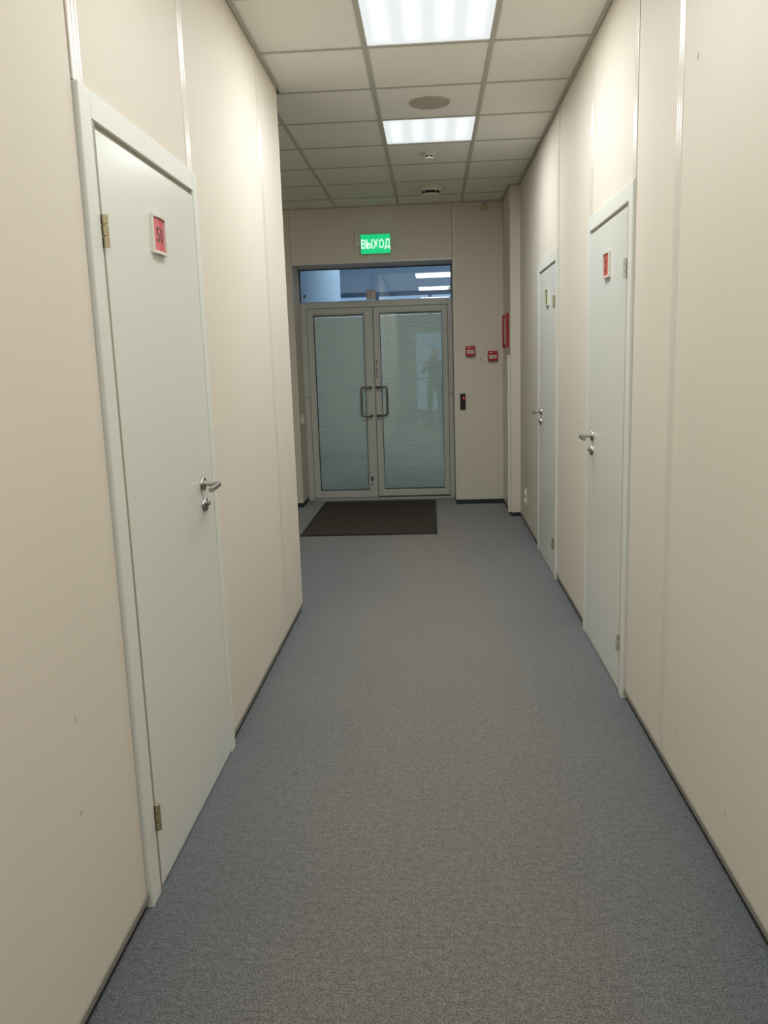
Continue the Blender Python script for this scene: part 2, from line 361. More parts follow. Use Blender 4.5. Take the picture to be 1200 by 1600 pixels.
def strip_bm(bm, T, a0, z0, z1, w=.062):
    """ribbed joint profile: three shallow rounded ribs, standing 4 mm proud"""
    n = 24; pr = []
    for i in range(n+1):
        t = i/n; h = .0012+.0014*abs(math.sin(math.pi*3*t))**.7
        pr.append((a0-w/2+w*t, h))
    lo = [bm.verts.new(T(h, aa, z0)) for aa, h in pr]; hi = [bm.verts.new(T(h, aa, z1)) for aa, h in pr]
    for i in range(n): bm.faces.new((lo[i], lo[i+1], hi[i+1], hi[i]))
    bl = [bm.verts.new(T(-.001, pr[0][0], z)) for z in (z0, z1)]; br = [bm.verts.new(T(-.001, pr[-1][0], z)) for z in (z0, z1)]
    bm.faces.new((bl[0], lo[0], hi[0], bl[1])); bm.faces.new((br[0], br[1], hi[-1], lo[-1]))
def side_wall(name, s, wx, y_start, y_end, full_strips, doors):
    T = lambda o, a_, z: (wx+s*o, a_, z)
    root = struct(boxo(name, (-.14, -.051, y_start, y_end, 0, TOP), M['wallback'], T=T))
    cuts = [y_start]+sorted(full_strips)
    for d0, d1 in doors: cuts += [d0, d1]
    cuts = sorted(cuts+[y_end])
    for p, q in zip(cuts, cuts[1:]):
        isdoor = any(abs(p-d0) < 1e-6 for d0, d1 in doors)
        z0 = HD+.003 if isdoor else PB
        e0 = .003 if p in [d[1] for d in doors] else G
        e1 = .008 if q in [d[0] for d in doors] else G
        boxo('wall_panel', (-.05, 0, p+e0, q-e1, z0, TOP), M['wall'], root, T=T)
    for y in full_strips:
        bm = B(); strip_bm(bm, T, y, PB, HC); new('joint_strip', bm, M['strip'], root, smooth=True)
    for d0, d1 in doors:
        for y in (d0+.033, d1-.033):
            bm = B(); strip_bm(bm, T, y, HD+.003, HC); new('joint_strip', bm, M['strip'], root, smooth=True)
    # skirting: light channel lip under the panels over a dark recessed kick strip
    runs = []; cur = y_start
    for d0, d1 in sorted(doors): runs.append((cur, d0-.002)); cur = d1+.002
    runs.append((cur, y_end))
    for i, (p, q) in enumerate(runs):
        kb = boxo('baseboard_'+('left' if s > 0 else 'right'), (-.05, -.006, p, q, 0, .028), M['kick'], T=T); struct(kb)
        bm = B(); box(bm, -.05, .005, p, q, .028, PB, T=T, bev=.0015); new('channel_lip', bm, M['lip'], kb)
    return root
wl = side_wall('wall_left', 1, XL, YB, YC, [.97, -.03, -1.03, -2.03, -3.03, -4.03, 4.17], [DOORS['door_1'][2:]])
wr = side_wall('wall_right', -1, XR, YB, YCOL, [2.80, 1.80, .8, -.2, -1.2, -2.2, -3.2, -4.2], [DOORS['door_2'][2:], DOORS['door_3'][2:]])
# outer corner of the left wall with its rounded edge profile, return wall behind it
bm = B(); tube(bm, [(XL-.004, YC-.004, PB), (XL-.004, YC-.004, HC)], .008, 12); new('corner_profile', bm, M['strip'], wl, smooth=True)
wret = struct(boxo('wall_return', (XLOB-.1, XL-.142, YC-.14, YC-.051, 0, TOP), M['wallback']))
boxo('wall_panel', (XL-1.0, XL-.002, YC-.05, YC, PB, TOP), M['wall'], wret); boxo('wall_panel', (XLOB, XL-1.003, YC-.05, YC, PB, TOP), M['wall'], wret)
struct(boxo('baseboard_return', (XLOB, XL-.052, YC-.05, YC-.004, 0, PB), M['kick']))
wlob = struct(boxo('wall_lobby', (XLOB-.14, XLOB-.051, YC, YE+.1, 0, TOP), M['wallback']))
for p, q in ((YC+.001, 5.9), (5.903, 7.1), (7.103, YE)): boxo('wall_panel', (XLOB-.05, XLOB, p, q, PB, TOP), M['wall'], wlob)
struct(boxo('baseboard_lobby', (XLOB-.05, XLOB-.004, YC+.001, YE, 0, PB), M['kick']))

# end wall with the recessed opening
OX0, OX1, OZ = -1.342, .222, 2.398
TE = lambda x, o, z: (x, YE-o, z)
wend = struct(boxo('wall_back', (XLOB-.05, OX0-.06, YE+.051, YR+.1, 0, TOP), M['wallback']))
boxo('wall_core', (OX1+.06, XR+.1, YE+.051, YR+.1, 0, TOP), M['wallback'], wend)
boxo('wall_core', (OX0-.06, OX1+.06, YE+.051, YR+.1, OZ+.06, TOP+1.2), M['wallback'], wend)
for x0, x1, z0 in ((XLOB, -1.9, PB), (-1.9, OX0, PB), (OX0, -.57, OZ), (-.57, OX1, OZ), (OX1, XC, PB)):
    boxo('wall_panel', (x0+G, x1-G, YE, YE+.05, z0, TOP), M['wall'], wend)
# reveal linings
boxo('reveal_panel', (OX0-.03, OX0, YE+.0505, YR+.09, PB, OZ), M['wall'], wend)
boxo('reveal_panel', (OX1, OX1+.03, YE+.0505, YR+.09, PB, OZ), M['wall'], wend)
boxo('reveal_panel', (OX0-.03, OX1+.03, YE+.0505, YR+.09, OZ, OZ+.03), M['wall'], wend)
TEb = lambda o, a_, z: (a_, YE-o, z)
for x, z0 in ((-.57, OZ+.02), (.245, PB)):
    bm = B(); strip_bm(bm, TEb, x, z0, HC, w=.05 if x < 0 else .042); new('joint_strip', bm, M['strip'], wend, smooth=True)
bm = B(); box(bm, OX0-.022, OX1+.0, YE-.006, YE+.02, OZ-.004, OZ+.016, bev=.002); new('opening_trim', bm, M['strip'], wend)
bm = B(); box(bm, OX0-.016, OX0+.002, YE-.005, YE+.02, PB, OZ-.004, bev=.002); new('opening_trim', bm, M['strip'], wend)
for x0, x1 in ((XLOB, OX0), (OX1, XC)):
    struct(boxo('baseboard_back', (x0, x1, YE+.004, YE+.05, 0, PB-.001), M['kick']))
for x0, x1 in ((OX0-.03, OX0-.001), (OX1+.001, OX1+.03)):
    struct(boxo('baseboard_reveal', (x0, x1, YE+.0505, YR-.03, 0, PB-.001), M['kick']))
# boxed column in the right corner
wcol = struct(boxo('wall_column', (XC+.03, XR+.14, YCOL+.03, YE+.05, 0, TOP), M['wallback']))
boxo('wall_panel', (XC, XR, YCOL, YCOL+.029, PB-.01, TOP), M['wall'], wcol)
boxo('wall_panel', (XC, XC+.029, YCOL+.03, YE-.0005, PB-.01, TOP), M['wall'], wcol)
bm = B(); tube(bm, [(XC+.003, YCOL+.003, PB), (XC+.003, YCOL+.003, HC)], .006, 10); new('corner_profile', bm, M['strip'], wcol, smooth=True)
struct(boxo('baseboard_column', (XC+.006, XR, YCOL+.006, YE-.001, 0, PB-.012), M['kick']))

# far end of the corridor behind the camera, with a daylit glazed door
wn = struct(boxo('wall_front', (XL-.1, -.46, YB-.16, YB, 0, TOP), M['wall']))
boxo('wall_panel', (.52, XR+.1, YB-.16, YB, 0, TOP), M['wall'], wn); boxo('wall_panel', (-.46, .52, YB-.16, YB, 2.22, TOP), M['wall'], wn)
wd = struct(empty('window_1', (0.03, YB, 0)))
for d in ((-.46, -.40, 0, 2.22), (.46, .52, 0, 2.22), (-.40, .46, 2.15, 2.22), (-.40, .46, 0, .12), (-.40, .46, .92, .98)):
    boxo('window_frame', (d[0], d[1], YB-.1, YB-.03, d[2], d[3]), M['alu'], wd)
for z0, z1 in ((.12, .92), (.98, 2.15)): boxo('pane', (-.4, .46, YB-.07, YB-.064, z0, z1), M['glass'], wd)

# ------------------------------------------------------------------ plain doors
def plain_door(name, hinge_m):
    s, wx, a0, a1 = DOORS[name]
    T = lambda o, a_, z: (wx+s*o, a_, z)
    root = struct(empty(name, (wx, (a0+a1)/2, 0)))
    w = .066; P = .013
    bm = B(); box(bm, -.05, P, a0, a0+w, 0, HD, T=T, bev=.003)
    new('door_jamb', bm, M['dframe'], root)
    bm = B(); box(bm, -.05, .0105, a0+w, a0+w+.018, 0, HD-w, T=T); box(bm, -.05, .002, a0+w+.018, a1-.050, HD-w-.014, HD-w, T=T); new('rebate_seal', bm, M['seal'], root)
    bm = B(); box(bm, -.05, P, a1-.050, a1, 0, HD, T=T, bev=.003); new('door_jamb', bm, M['dframe'], root)
    bm = B(); box(bm, -.05, P-.0005, a0+w, a1-.050, HD-w, HD-.0005, T=T, bev=.002); new('door_head', bm, M['dframe'], root)
    l0, l1, lz = a0+w+.021, a1-.050-.003, HD-w-.017
    bm = B(); box(bm, -.034, .009, l0, l1, .006, lz, T=T, bev=.0015)
    leaf = new('door_leaf', bm, M['dleaf'], root)
    for hz in (1.785, .228):                     # two barrel hinges
        h = None; bm = B()
        for z0, z1 in ((hz-.038, hz-.0145), (hz-.0105, hz+.0125), (hz+.0165, hz+.038)):
            tube(bm, [(.0185, a0+w+.009, z0), (.0185, a0+w+.009, z1)], .0085, 12, T=T)
        tube(bm, [(.0185, a0+w+.009, hz-.037), (.0185, a0+w+.009, hz+.037)], .004, 10, T=T)
        box(bm, -.006, .011, a0+w+.003, a0+w+.0115, hz-.038, hz+.038, T=T)
        h = new('hinge', bm, hinge_m, root, smooth=True)
    # lever handle on a round rose, cylinder rose below
    ha, hz = l1-.130, 1.058
    T0 = T; T = lambda o, a_, z: T0(o+.009, a_, z)
    bm = B(); lathe(bm, [(.026, -.002), (.026, .004), (.023, .009), (.012, .010), (.011, .012)], (0, ha, hz), 'x', T=T); new('handle_rose', bm, M['steel'], leaf, smooth=True)
    bm = B(); pts = [(.008, ha, hz), (.035, ha, hz)]+arc((.040, ha, hz), (.062, ha, hz), (.062, ha-.022, hz-.001), 6)+[(.062, ha-.06, hz-.003), (.061, ha-.112, hz-.005)]
    tube(bm, pts, .0088, 14, T=T); new('lever_handle', bm, M['steel'], leaf, smooth=True)
    bm = B(); lathe(bm, [(.026, -.002), (.026, .005), (.023, .010), (.010, .011)], (0, ha+.004, hz-.072), 'x', T=T)
    new('lock_rose', bm, M['steel'], leaf, smooth=True)
    bm = B(); lathe(bm, [(.0095, .010), (.0095, .020), (.008, .022)], (0, ha+.004, hz-.067), 'x', T=T)
    box(bm, .010, .014, ha, ha+.008, hz-.088, hz-.070, T=T); new('lock_cylinder', bm, M['steel'], leaf, smooth=True)
    return root
plain_door('door_1', M['brass']); plain_door('door_2', M['hingew']); plain_door('door_3', M['brass'])

def number_plate(door, ac, w, z0, z1, insert, digit, dm, label, dsz=.062):
    s, wx, a0, a1 = DOORS[door]
    T = lambda o, a_, z: (wx+s*(o+.009), a_, z)
    root = tag(empty('number_plate', (wx, ac, z0)), label, 'sign')
    n = 10; bulge = .006
    def curved(y0, y1, zz0, zz1, lo, hi):
        bm = B(); g = []
        for i in range(n+1):
            t = -1+2*i/n; aa = ac+t*w/2; aa = y0+(y1-y0)*i/n; t = (aa-ac)/(w/2); k = bulge*(1-t*t)
            g.append([bm.verts.new(T(k+lo, aa, zz0)), bm.verts.new(T(k+hi, aa, zz0)), bm.verts.new(T(k+hi, aa, zz1)), bm.verts.new(T(k+lo, aa, zz1))])
        for p, q in zip(g, g[1:]):
            for j in range(4): bm.faces.new((p[j], p[(j+1) % 4], q[(j+1) % 4], q[j]))
        bm.faces.new(g[0]); bm.faces.new(g[-1][::-1]); return bm
    e = .008
    new('backing', curved(ac-w/2, ac+w/2, z0+.003, z1-.003, -.001, .002), M['white'], root)
    new('insert', curved(ac-w/2+e, ac+w/2-e, z0+e, z1-e, .002, .0045), insert, root)
    for zz0, zz1 in ((z0, z0+e), (z1-e, z1)): new('frame_rail', curved(ac-w/2, ac+w/2, zz0, zz1, .002, .010), M['white'], root)
    for y0, y1 in ((ac-w/2, ac-w/2+e), (ac+w/2-e, ac+w/2)): new('frame_stile', curved(y0, y1, z0+e, z1-e, .002, .009), M['white'], root)
    def place(x, y, z):
        aa = ac+s*x*1.0; t = (aa-ac)/(w/2); return T(bulge*(1-t*t)+.0048+z, aa, (z0+z1)/2+y)
    text_mesh('digit', digit, dsz, dm, root, place, depth=.0004, bold=.001)
number_plate('door_1', 2.462, .118, 1.780, 1.890, M['pink'], '50', M['digit'], 'white-framed faded red number plate on the left door', .058)
number_plate('door_2', 3.80, .118, 1.782, 1.892, M['coral'], '2', M['digit'], 'white-framed coral plate with number 2 on nearer right door', .078)
number_plate('door_3', 5.70, .118, 1.782, 1.892, M['green'], '1', M['gdigit'], 'white-framed green plate on farther right door')

# ------------------------------------------------------------------ glazed double door at the end
d4 = struct(empty('door_4', (-.55, YR, 0)))
FY0, FY1 = YR-.012, YR+.05
bm = B(); box(bm, OX0+.002, -1.280, FY0, FY1, 0, 2.068, bev=.003); new('door_jamb', bm, M['alu'], d4)
bm = B(); box(bm, .176, OX1-.002, FY0, FY1, 0, 2.068, bev=.003); new('door_jamb', bm, M['alu'], d4)
bm = B(); box(bm, -1.280, .176, FY0, FY1, 2.006, 2.068, bev=.003); new('door_head', bm, M['alu'], d4)
bm = B()
for q in ((-1.300, -1.262, .002, 2.04), (.160, .200, .002, 2.04), (-1.262, .160, 1.99, 2.04), (-1.262, .160, .002, .05), (-.615, -.568, .05, 1.99)): box(bm, q[0], q[1], YR+.0345, YR+.0495, q[2], q[3])
new('light_stop', bm, M['alu'], d4)  # bars added behind the leaves to block hall light at the gaps
boxo('threshold', (-1.28, .176, FY0-.01, FY1, .0005, .014), M['alu'], d4, bev=.002)
# the transom pane sits slightly out of plumb in its seal, as its reflection of the lamps shows
bm = B(); box(bm, OX0+.008, OX1-.006, YR+.012, YR+.020, 2.070, OZ-.006)
bmesh.ops.rotate(bm, verts=bm.verts, cent=((OX0+OX1)/2, YR+.016, 2.233), matrix=Matrix.Rotation(-.0146, 3, 'X') @ Matrix.Rotation(-.005, 3, 'Z'))
new('transom_pane', bm, M['glass2'], d4)
bm = B(); x0, x1, z0, z1, g = OX0+.001, OX1-.001, 2.0685, OZ-.0005, .008
for q in ((x0, x1, z1-g, z1), (x0, x0+g, z0, z1-g), (x1-g, x1, z0, z1-g), (x0+g, x1-g, z0, z0+.004)): box(bm, q[0], q[1], YR+.004, YR+.028, q[2], q[3])
new('transom_seal', bm, M['dark'], d4)
for x, z in ((-1.292, 2.135), (.204, 2.165)): boxo('glass_clip', (x-.014, x+.014, YR+.002, YR+.011, z-.015, z+.015), M['pull'], d4, bev=.002)
def glazed_leaf(x0, x1, gx0, gx1, gz0, gz1, zb):
    z0, z1 = zb, 2.002; y0, y1 = YR-.022, YR+.034
    bm = B()                                       # four mitred members with a stepped glazing bead
    O_ = [(x0, z0), (x1, z0), (x1, z1), (x0, z1)]; I_ = [(gx0-.012, gz0-.012), (gx1+.012, gz0-.012), (gx1+.012, gz1+.012), (gx0-.012, gz1+.012)]
    leaf = None
    frame = B(); box(frame, x0, x1, y0+.010, y1, z0, z0+.01)
    leaf = new('door_leaf', frame, M['alu'], d4)
    for i in range(4):
        j = (i+1) % 4; bm = B(); g = .0006
        q = [O_[i], O_[j], I_[j], I_[i]]
        lo = [bm.verts.new((x, y0, z)) for x, z in q]; hi = [bm.verts.new((x, y1, z)) for x, z in q]
        bm.faces.new(lo); bm.faces.new(hi[::-1])
        for k in range(4): bm.faces.new((lo[k], lo[(k+1) % 4], hi[(k+1) % 4], hi[k]))
        bmesh.ops.bevel(bm, geom=list(bm.edges), offset=.0025, segments=1, affect='EDGES')
        new('rail' if i % 2 == 0 else 'stile', bm, M['alu'], leaf)
    bm = B(); e = .012
    for q in ((gx0-e, gx1+e, gz1, gz1+e), (gx0-e, gx1+e, gz0-e, gz0), (gx0-e, gx0, gz0, gz1), (gx1, gx1+e, gz0, gz1)): box(bm, q[0], q[1], y0+.007, y1-.007, q[2], q[3])
    new('glazing_bead', bm, M['alu'], leaf)
    bm = B(); e = .006
    for q in ((gx0, gx1, gz1-e, gz1), (gx0, gx1, gz0, gz0+e), (gx0, gx0+e, gz0+e, gz1-e), (gx1-e, gx1, gz0+e, gz1-e)): box(bm, q[0], q[1], y0+.010, y1-.010, q[2], q[3])
    new('gasket', bm, M['dark'], leaf)
    boxo('glass_pane', (gx0+e, gx1-e, y0+.013, y0+.017, gz0+e, gz1-e), M['glass'], leaf)
    bm = B(); z = gz0+.014; sl = .0215
    while z < gz1-.020:                             # closed venetian slats between the panes
        ya = y0+.032; pr = [(ya+.0035, z-.0105), (ya-.0015, z-.004), (ya-.0025, z+.004), (ya+.001, z+.0115)]
        lo = [bm.verts.new((gx0+e+.002, yy, zz)) for yy, zz in pr]; hi = [bm.verts.new((gx1-e-.002, yy, zz)) for yy, zz in pr]
        for k in range(3): bm.faces.new((lo[k], lo[k+1], hi[k+1], hi[k]))
        z += sl
    me = new('venetian_slats', bm, M['blind'], leaf); me['kind'] = 'stuff'
    boxo('blind_headrail', (gx0+e, gx1-e, y0+.022, y0+.040, gz1-.022, gz1-e), M['blind'], leaf)
    return leaf
lfL = glazed_leaf(-1.276, -.594, -1.212, -.688, .100, 1.938, .022)
lfR = glazed_leaf(-.589, .172, -.524, .116, .104, 1.942, .034)
boxo('cover_strip', (-.604, -.594, YR-.028, YR-.0225, .03, 2.0), M['alu'], d4)
boxo('leaf_gap_seal', (-.5938, -.5892, YR-.012, YR+.03, .03, 2.0), M['dark'], d4)
def pull(xa, sgn, leaf):
    yb = YR-.022; z1, z0 = 1.19, .895; xo = xa+sgn*.098; R_ = .03
    bm = B()
    pts = [(xa, yb, z1), (xa, yb-.045, z1)]
    pts = arc((xa, yb-.035, z1), (xa, yb-.055, z1), (xa+sgn*.02, yb-.055, z1), 4)
    pts = [(xa, yb, z1)]+pts+arc((xo-sgn*R_, yb-.055, z1), (xo, yb-.055, z1), (xo, yb-.055, z1-R_), 6)+arc((xo, yb-.055, z0+R_), (xo, yb-.055, z0), (xo-sgn*R_, yb-.055, z0), 6)+arc((xa+sgn*.02, yb-.055, z0), (xa, yb-.055, z0), (xa, yb-.035, z0), 4)+[(xa, yb, z0)]
    tube(bm, pts, .0115, 12)
    for z in (z0, z1): lathe(bm, [(.018, 0), (.018, .006), (.013, .008)], (xa, yb, z), '-y', 16)
    new('pull_handle', bm, M['pull'], leaf, smooth=True)
pull(-.635, -1, lfL); pull(-.565, 1, lfR)
bm = B()
for z in (1.452, 1.423, 1.376, 1.348, 1.318, 1.290): lathe(bm, [(.0075, 0), (.0075, .002), (.004, .003)], (-.568, YR-.022, z), '-y', 10)
new('keypad_buttons', bm, M['dark'], lfR)
bm = B(); box(bm, -.662, -.644, YR-.027, YR-.0225, .195, .247, bev=.002); lathe(bm, [(.008, 0), (.008, .003)], (-.652, YR-.022, .158), '-y', 10); new('floor_bolt_plate', bm, M['dark'], lfL)
lb = boxo('direction_label', (-.842, -.770, YR-.0235, YR-.0222, 1.957, 1.995), M['paper'], lfL)
boxo('arrow_print', (-.826, -.786, YR-.0242, YR-.0236, 1.974, 1.979), M['digit'], d4)
for x in (-1.303, .199):
    bm = B(); lathe(bm, [(.009, 0), (.009, .004), (.006, .006)], (x, FY0, 1.105), '-y', 12); new('screw_cap', bm, M['pull'], d4)

# ------------------------------------------------------------------ hall beyond the glass
hw = struct(boxo('wall_hall_far', (-5, 4, 16.0, 16.2, 2.74, 4.3), M['hallwall']))
boxo('wall_core', (-5, 4, 16.0, 16.2, 0, .9), M['hallwall'], hw)
w2 = struct(empty('window_2', (0, 16, .9)))
for z0, z1 in ((.9, .96), (2.66, 2.74)): boxo('window_frame', (-5, 4, 15.98, 16.05, z0, z1), M['hallframe'], w2)
for i in range(10): boxo('window_mullion', (-5+i-.03, -5+i+.03, 15.985, 16.045, .96, 2.66), M['hallframe'], w2)
boxo('pane', (-5, 4, 16.01, 16.02, .96, 2.66), M['glass'], w2)
for nm, d in (('wall_hall_left', (-5.2, -5, 8.8, 16.2, 0, 4.3)), ('wall_hall_right', (4, 4.2, 8.8, 16.2, 0, 4.3)), ('ceiling_hall', (-5.2, 4.2, 8.8, 16.2, 4.3, 4.5)),
              ('floor_hall', (-5.2, 4.2, YR+.36, 16.2, -.12, -.001))): struct(boxo(nm, d, M['hallwall']))
wh = struct(boxo('wall_hall_near', (-5.2, OX0-.06, YR+.11, YR+.25, 0, 4.3), M['hallwall']))
boxo('wall_core', (OX1+.06, 4.2, YR+.11, YR+.25, 0, 4.3), M['hallwall'], wh); boxo('wall_core', (OX0-.06, OX1+.06, YR+.11, YR+.25, OZ+.1, 4.3), M['hallwall'], wh)
bm = B(); lathe(bm, [(.42, 0), (.42, 4.3)], (-1.62, 11.3, 0), 'z', 40)
tag(new('round_column', bm, M['hallcol'], smooth=True), 'pale blue-white round column seen through left of the transom glass', 'column')
# lock bracket on the hall side of the transom, seen through the glass
lk = tag(empty('magnet_lock', (-.605, YR, 2.085)), 'grey metal bracket at bottom middle of the transom glass', 'bracket')
boxo('bracket_plate', (-.653, -.557, YR+.004, YR+.0115, 2.080, 2.178), M['pull'], lk, bev=.002)
boxo('armature', (-.640, -.612, YR-.010, YR+.004, 2.083, 2.172), M['pull'], lk, bev=.003); boxo('armature', (-.598, -.570, YR-.010, YR+.004, 2.083, 2.172), M['pull'], lk, bev=.003)

# ------------------------------------------------------------------ ceiling devices
for i, (ly, pw) in enumerate(LAMPS):
    lab = ['lit square ceiling panel light nearest the camera, cut by the frame top', 'lit square ceiling panel light between round speaker and small detector', 'added out-of-view square panel light over the left door', 'added out-of-view square panel light right above the photographer', 'added out-of-view square panel light farthest back behind the photographer'][i]
    root = tag(empty('ceiling_light', (.017, ly, HC+.01)), lab, 'light', 'square panel lights set in the ceiling')
    bm = B(); e = .297; t = .010
    for q in ((-e, e, -e, -e+t), (-e, e, e-t, e), (-e, -e+t, -e+t, e-t), (e-t, e, -e+t, e-t)): box(bm, .017+q[0], .017+q[1], ly+q[2], ly+q[3], HC+.002, HC+.012)
    new('frame', bm, M['white'], root)
    bm = B(); box(bm, .017-e, .017+e, ly-e, ly+e, HC+.020, HC+.080); new('housing', bm, M['white'], root)
    bm = B(); box(bm, -.288, .288, -.288, .288, -.002, .002)
    d = new('diffuser', bm, M['diffuser'], root); d.matrix_parent_inverse = Matrix(); d.location = (0, 0, -.003)
sp = tag(empty('ceiling_speaker', (.022, 5.105, HC)), 'flush round grey ceiling speaker before the second light', 'speaker')
bm = B(); lathe(bm, [(.118, -.002), (.118, .003), (.112, .006), (.106, .005)], (.022, 5.105, HC+.001), '-z', 48); new('rim', bm, M['grille'], sp, smooth=True)
bm = B(); lathe(bm, [(.105, .0), (.104, .0075), (.06, .009), (.001, .0095)], (.022, 5.105, HC+.001), '-z', 48); new('grille', bm, M['grille'], sp, smooth=True)
sd = tag(empty('smoke_detector', (.014, 6.29, HC)), 'small white smoke detector just beyond the second ceiling light', 'detector')
bm = B(); lathe(bm, [(.058, 0), (.058, .006), (.050, .010), (.038, .020)], (.014, 6.29, HC+.001), '-z', 32); new('base', bm, M['white'], sd, smooth=True)
bm = B(); lathe(bm, [(.030, .018), (.030, .032)], (.014, 6.29, HC+.001), '-z', 32); new('sensing_slot', bm, M['dark'], sd, smooth=True)
bm = B(); lathe(bm, [(.035, .030), (.036, .033), (.032, .040), (.015, .043)], (.014, 6.29, HC+.001), '-z', 32)
for k in range(6): 
    an = k*math.pi/3+.52; tube(bm, [(.014+.034*math.cos(an), 6.29+.034*math.sin(an), HC-.018), (.014+.034*math.cos(an), 6.29+.034*math.sin(an), HC-.031)], .003, 6)
new('head', bm, M['white'], sd, smooth=True)
vt = tag(empty('round_vent', (.027, 7.50, HC)), 'round white ceiling vent with dark slot near the exit sign', 'vent')
bm = B(); lathe(bm, [(.116, 0), (.116, .007), (.096, .013), (.088, .032)], (.027, 7.50, HC+.001), '-z', 40); new('collar', bm, M['white'], vt, smooth=True)
bm = B(); lathe(bm, [(.076, .030), (.074, .056)], (.027, 7.50, HC+.001), '-z', 40); new('dark_slot', bm, M['dark'], vt, smooth=True)
bm = B(); lathe(bm, [(.084, .054), (.085, .059), (.078, .064), (.03, .066)], (.027, 7.50, HC+.001), '-z', 40)
for k in range(5):
    an = k*2*math.pi/5+.2; tube(bm, [(.027+.083*math.cos(an), 7.5+.083*math.sin(an), HC-.030), (.027+.083*math.cos(an), 7.5+.083*math.sin(an), HC-.055)], .0035, 6)
new('disc', bm, M['white'], vt, smooth=True)

# ------------------------------------------------------------------ end wall devices
ms = tag(empty('motion_sensor', (.527, YE, 2.86)), 'tiny round beige sensor high in the right corner of end wall', 'sensor')
bm = B(); lathe(bm, [(.040, -.001), (.040, .012), (.030, .018)], (.527, YE, 2.862), '-y', 24); new('base', bm, M['cream'], ms, smooth=True)
bm = B(); lathe(bm, [(.031, .017), (.030, .030), (.022, .042), (.008, .048)], (.527, YE, 2.862), '-y', 24); new('dome', bm, M['cream'], ms, smooth=True)

ex = tag(empty('exit_sign', (-.51, YE, 2.468)), 'lit green exit sign with white Cyrillic letters above glass door', 'sign')
x0, x1, z0, z1 = -.655, -.367, 2.470, 2.652; ya, yb = YE-.040, YE-.030
boxo('housing', (x0+.004, x1-.004, YE-.030, YE-.001, z0+.004, z1-.002), M['pull'], ex, bev=.003)
boxo('side_block', (-.715, -.6515, YE-.020, YE-.0005, 2.548, 2.682), M['wall'], ex, bev=.003)  # wall-coloured block at the sign's left end
boxo('lit_panel', (x0+.005, x1-.005, ya, yb, z0+.005, z1-.005), M['exitg'], ex)
bm = B()
for q in ((x0, x1, z1-.005, z1), (x0, x1, z0, z0+.005), (x0, x0+.005, z0+.005, z1-.005), (x1-.005, x1, z0+.005, z1-.005)): box(bm, q[0], q[1], ya-.001, yb, q[2], q[3])
new('frame', bm, mat('green_edge', srgb(40, 150, 100), .3, emit=(.05, .45, .2, 1), estr=.6, noise=.02), ex)
for k, ch in enumerate('ВЫХОД'):
    wd_ = [.045, .060, .052, .050, .055][k]; cx_ = [-.6255, -.5695, -.5085, -.4535, -.3965][k]
    text_mesh('letter', ch, .128, M['exitw'], ex, lambda x, y, z, c=cx_, d=(-.006 if ch == 'Д' else 0): (c+x, ya-.0012-z, 2.562+y+d), depth=.0008, bold=.0035, fit=wd_, fity=.098 if ch == 'Д' else .086)

def call_point(x0, x1, z0, z1, label):
    cx = (x0+x1)/2; root = tag(empty('fire_call_point', (cx, YE, z0)), label, 'alarm', 'red fire call points on the end wall')
    boxo('body', (x0, x1, YE-.045, YE-.001, z0, z1), M['red'], root, bev=.004)
    h = z1-z0
    boxo('break_panel', (x0+.011, x1-.011, YE-.049, YE-.0455, z0+h*.24, z0+h*.60), M['paper'], root, bev=.001)
    bm = B(); zc = z0+h*.42
    lathe(bm, [(.006, 0), (.006, .0008)], (cx, YE-.049, zc), '-y', 12)
    for s_ in (-1, 1): box(bm, cx+s_*.018-.008, cx+s_*.018+.008, YE-.0498, YE-.0492, zc-.0025, zc+.0025)
    new('pictogram', bm, M['digit'], root)
    bm = B(); box(bm, x0+.013, x0+.048, YE-.0466, YE-.0455, z0+h*.80, z0+h*.88); new('caption_print', bm, M['paper'], root)
    boxo('bezel', (x0+.006, x1-.006, YE-.0475, YE-.0455, z0+h*.66, z0+h*.70), M['red'], root)
call_point(.338, .430, 1.474, 1.569, 'red fire call point next to the glass door, slightly higher one')
call_point(.553, .647, 1.421, 1.517, 'red fire call point nearer the corner, slightly lower one')
cr = tag(empty('card_reader', (.304, YE, .955)), 'slim black card reader with red light beside glass door', 'card reader')
boxo('body', (.278, .330, YE-.022, YE-.0005, .955, 1.112), M['black'], cr, bev=.005)
bm = B(); lathe(bm, [(.008, 0), (.008, .002), (.004, .003)], (.313, YE-.022, 1.067), '-y', 12); new('indicator_light', bm, M['led'], cr, smooth=True)
boxo('hole_plug', (.480, .488, YE-.0025, YE+.001, 1.430, 1.442), M['dark'], wend)

# ------------------------------------------------------------------ on the column side: framed notice and electrical cabinet
nt_ = tag(empty('framed_notice', (XC, 7.9, 1.54)), 'red-framed notice board edge-on above the white cabinet', 'notice board')
ya, yb, za, zb = 7.68, 8.14, 1.54, 1.846
for q in ((ya, ya+.075, za, zb), (yb-.075, yb, za, zb), ):
    boxo('frame_side', (XC-.022, XC-.0005, q[0], q[1], q[2], q[3]), M['redfr'], nt_, bev=.002)
boxo('sheet', (XC-.010, XC-.001, ya+.076, yb-.076, za+.031, zb-.031), M['paper'], nt_)
cb = tag(empty('electrical_cabinet', (XC, 7.84, .05)), 'tall white metal cabinet door on side of the corner column', 'cabinet')
cy0, cy1, cz0, cz1 = 7.56, 8.13, .055, 1.43
boxo('casing', (XC-.014, XC-.0005, cy0, cy1, cz0, cz1), M['white'], cb, bev=.002)
dr = boxo('door', (XC-.022, XC-.0145, cy0+.028, cy1-.02, cz0+.02, cz1-.03), M['white'], cb, bev=.002)
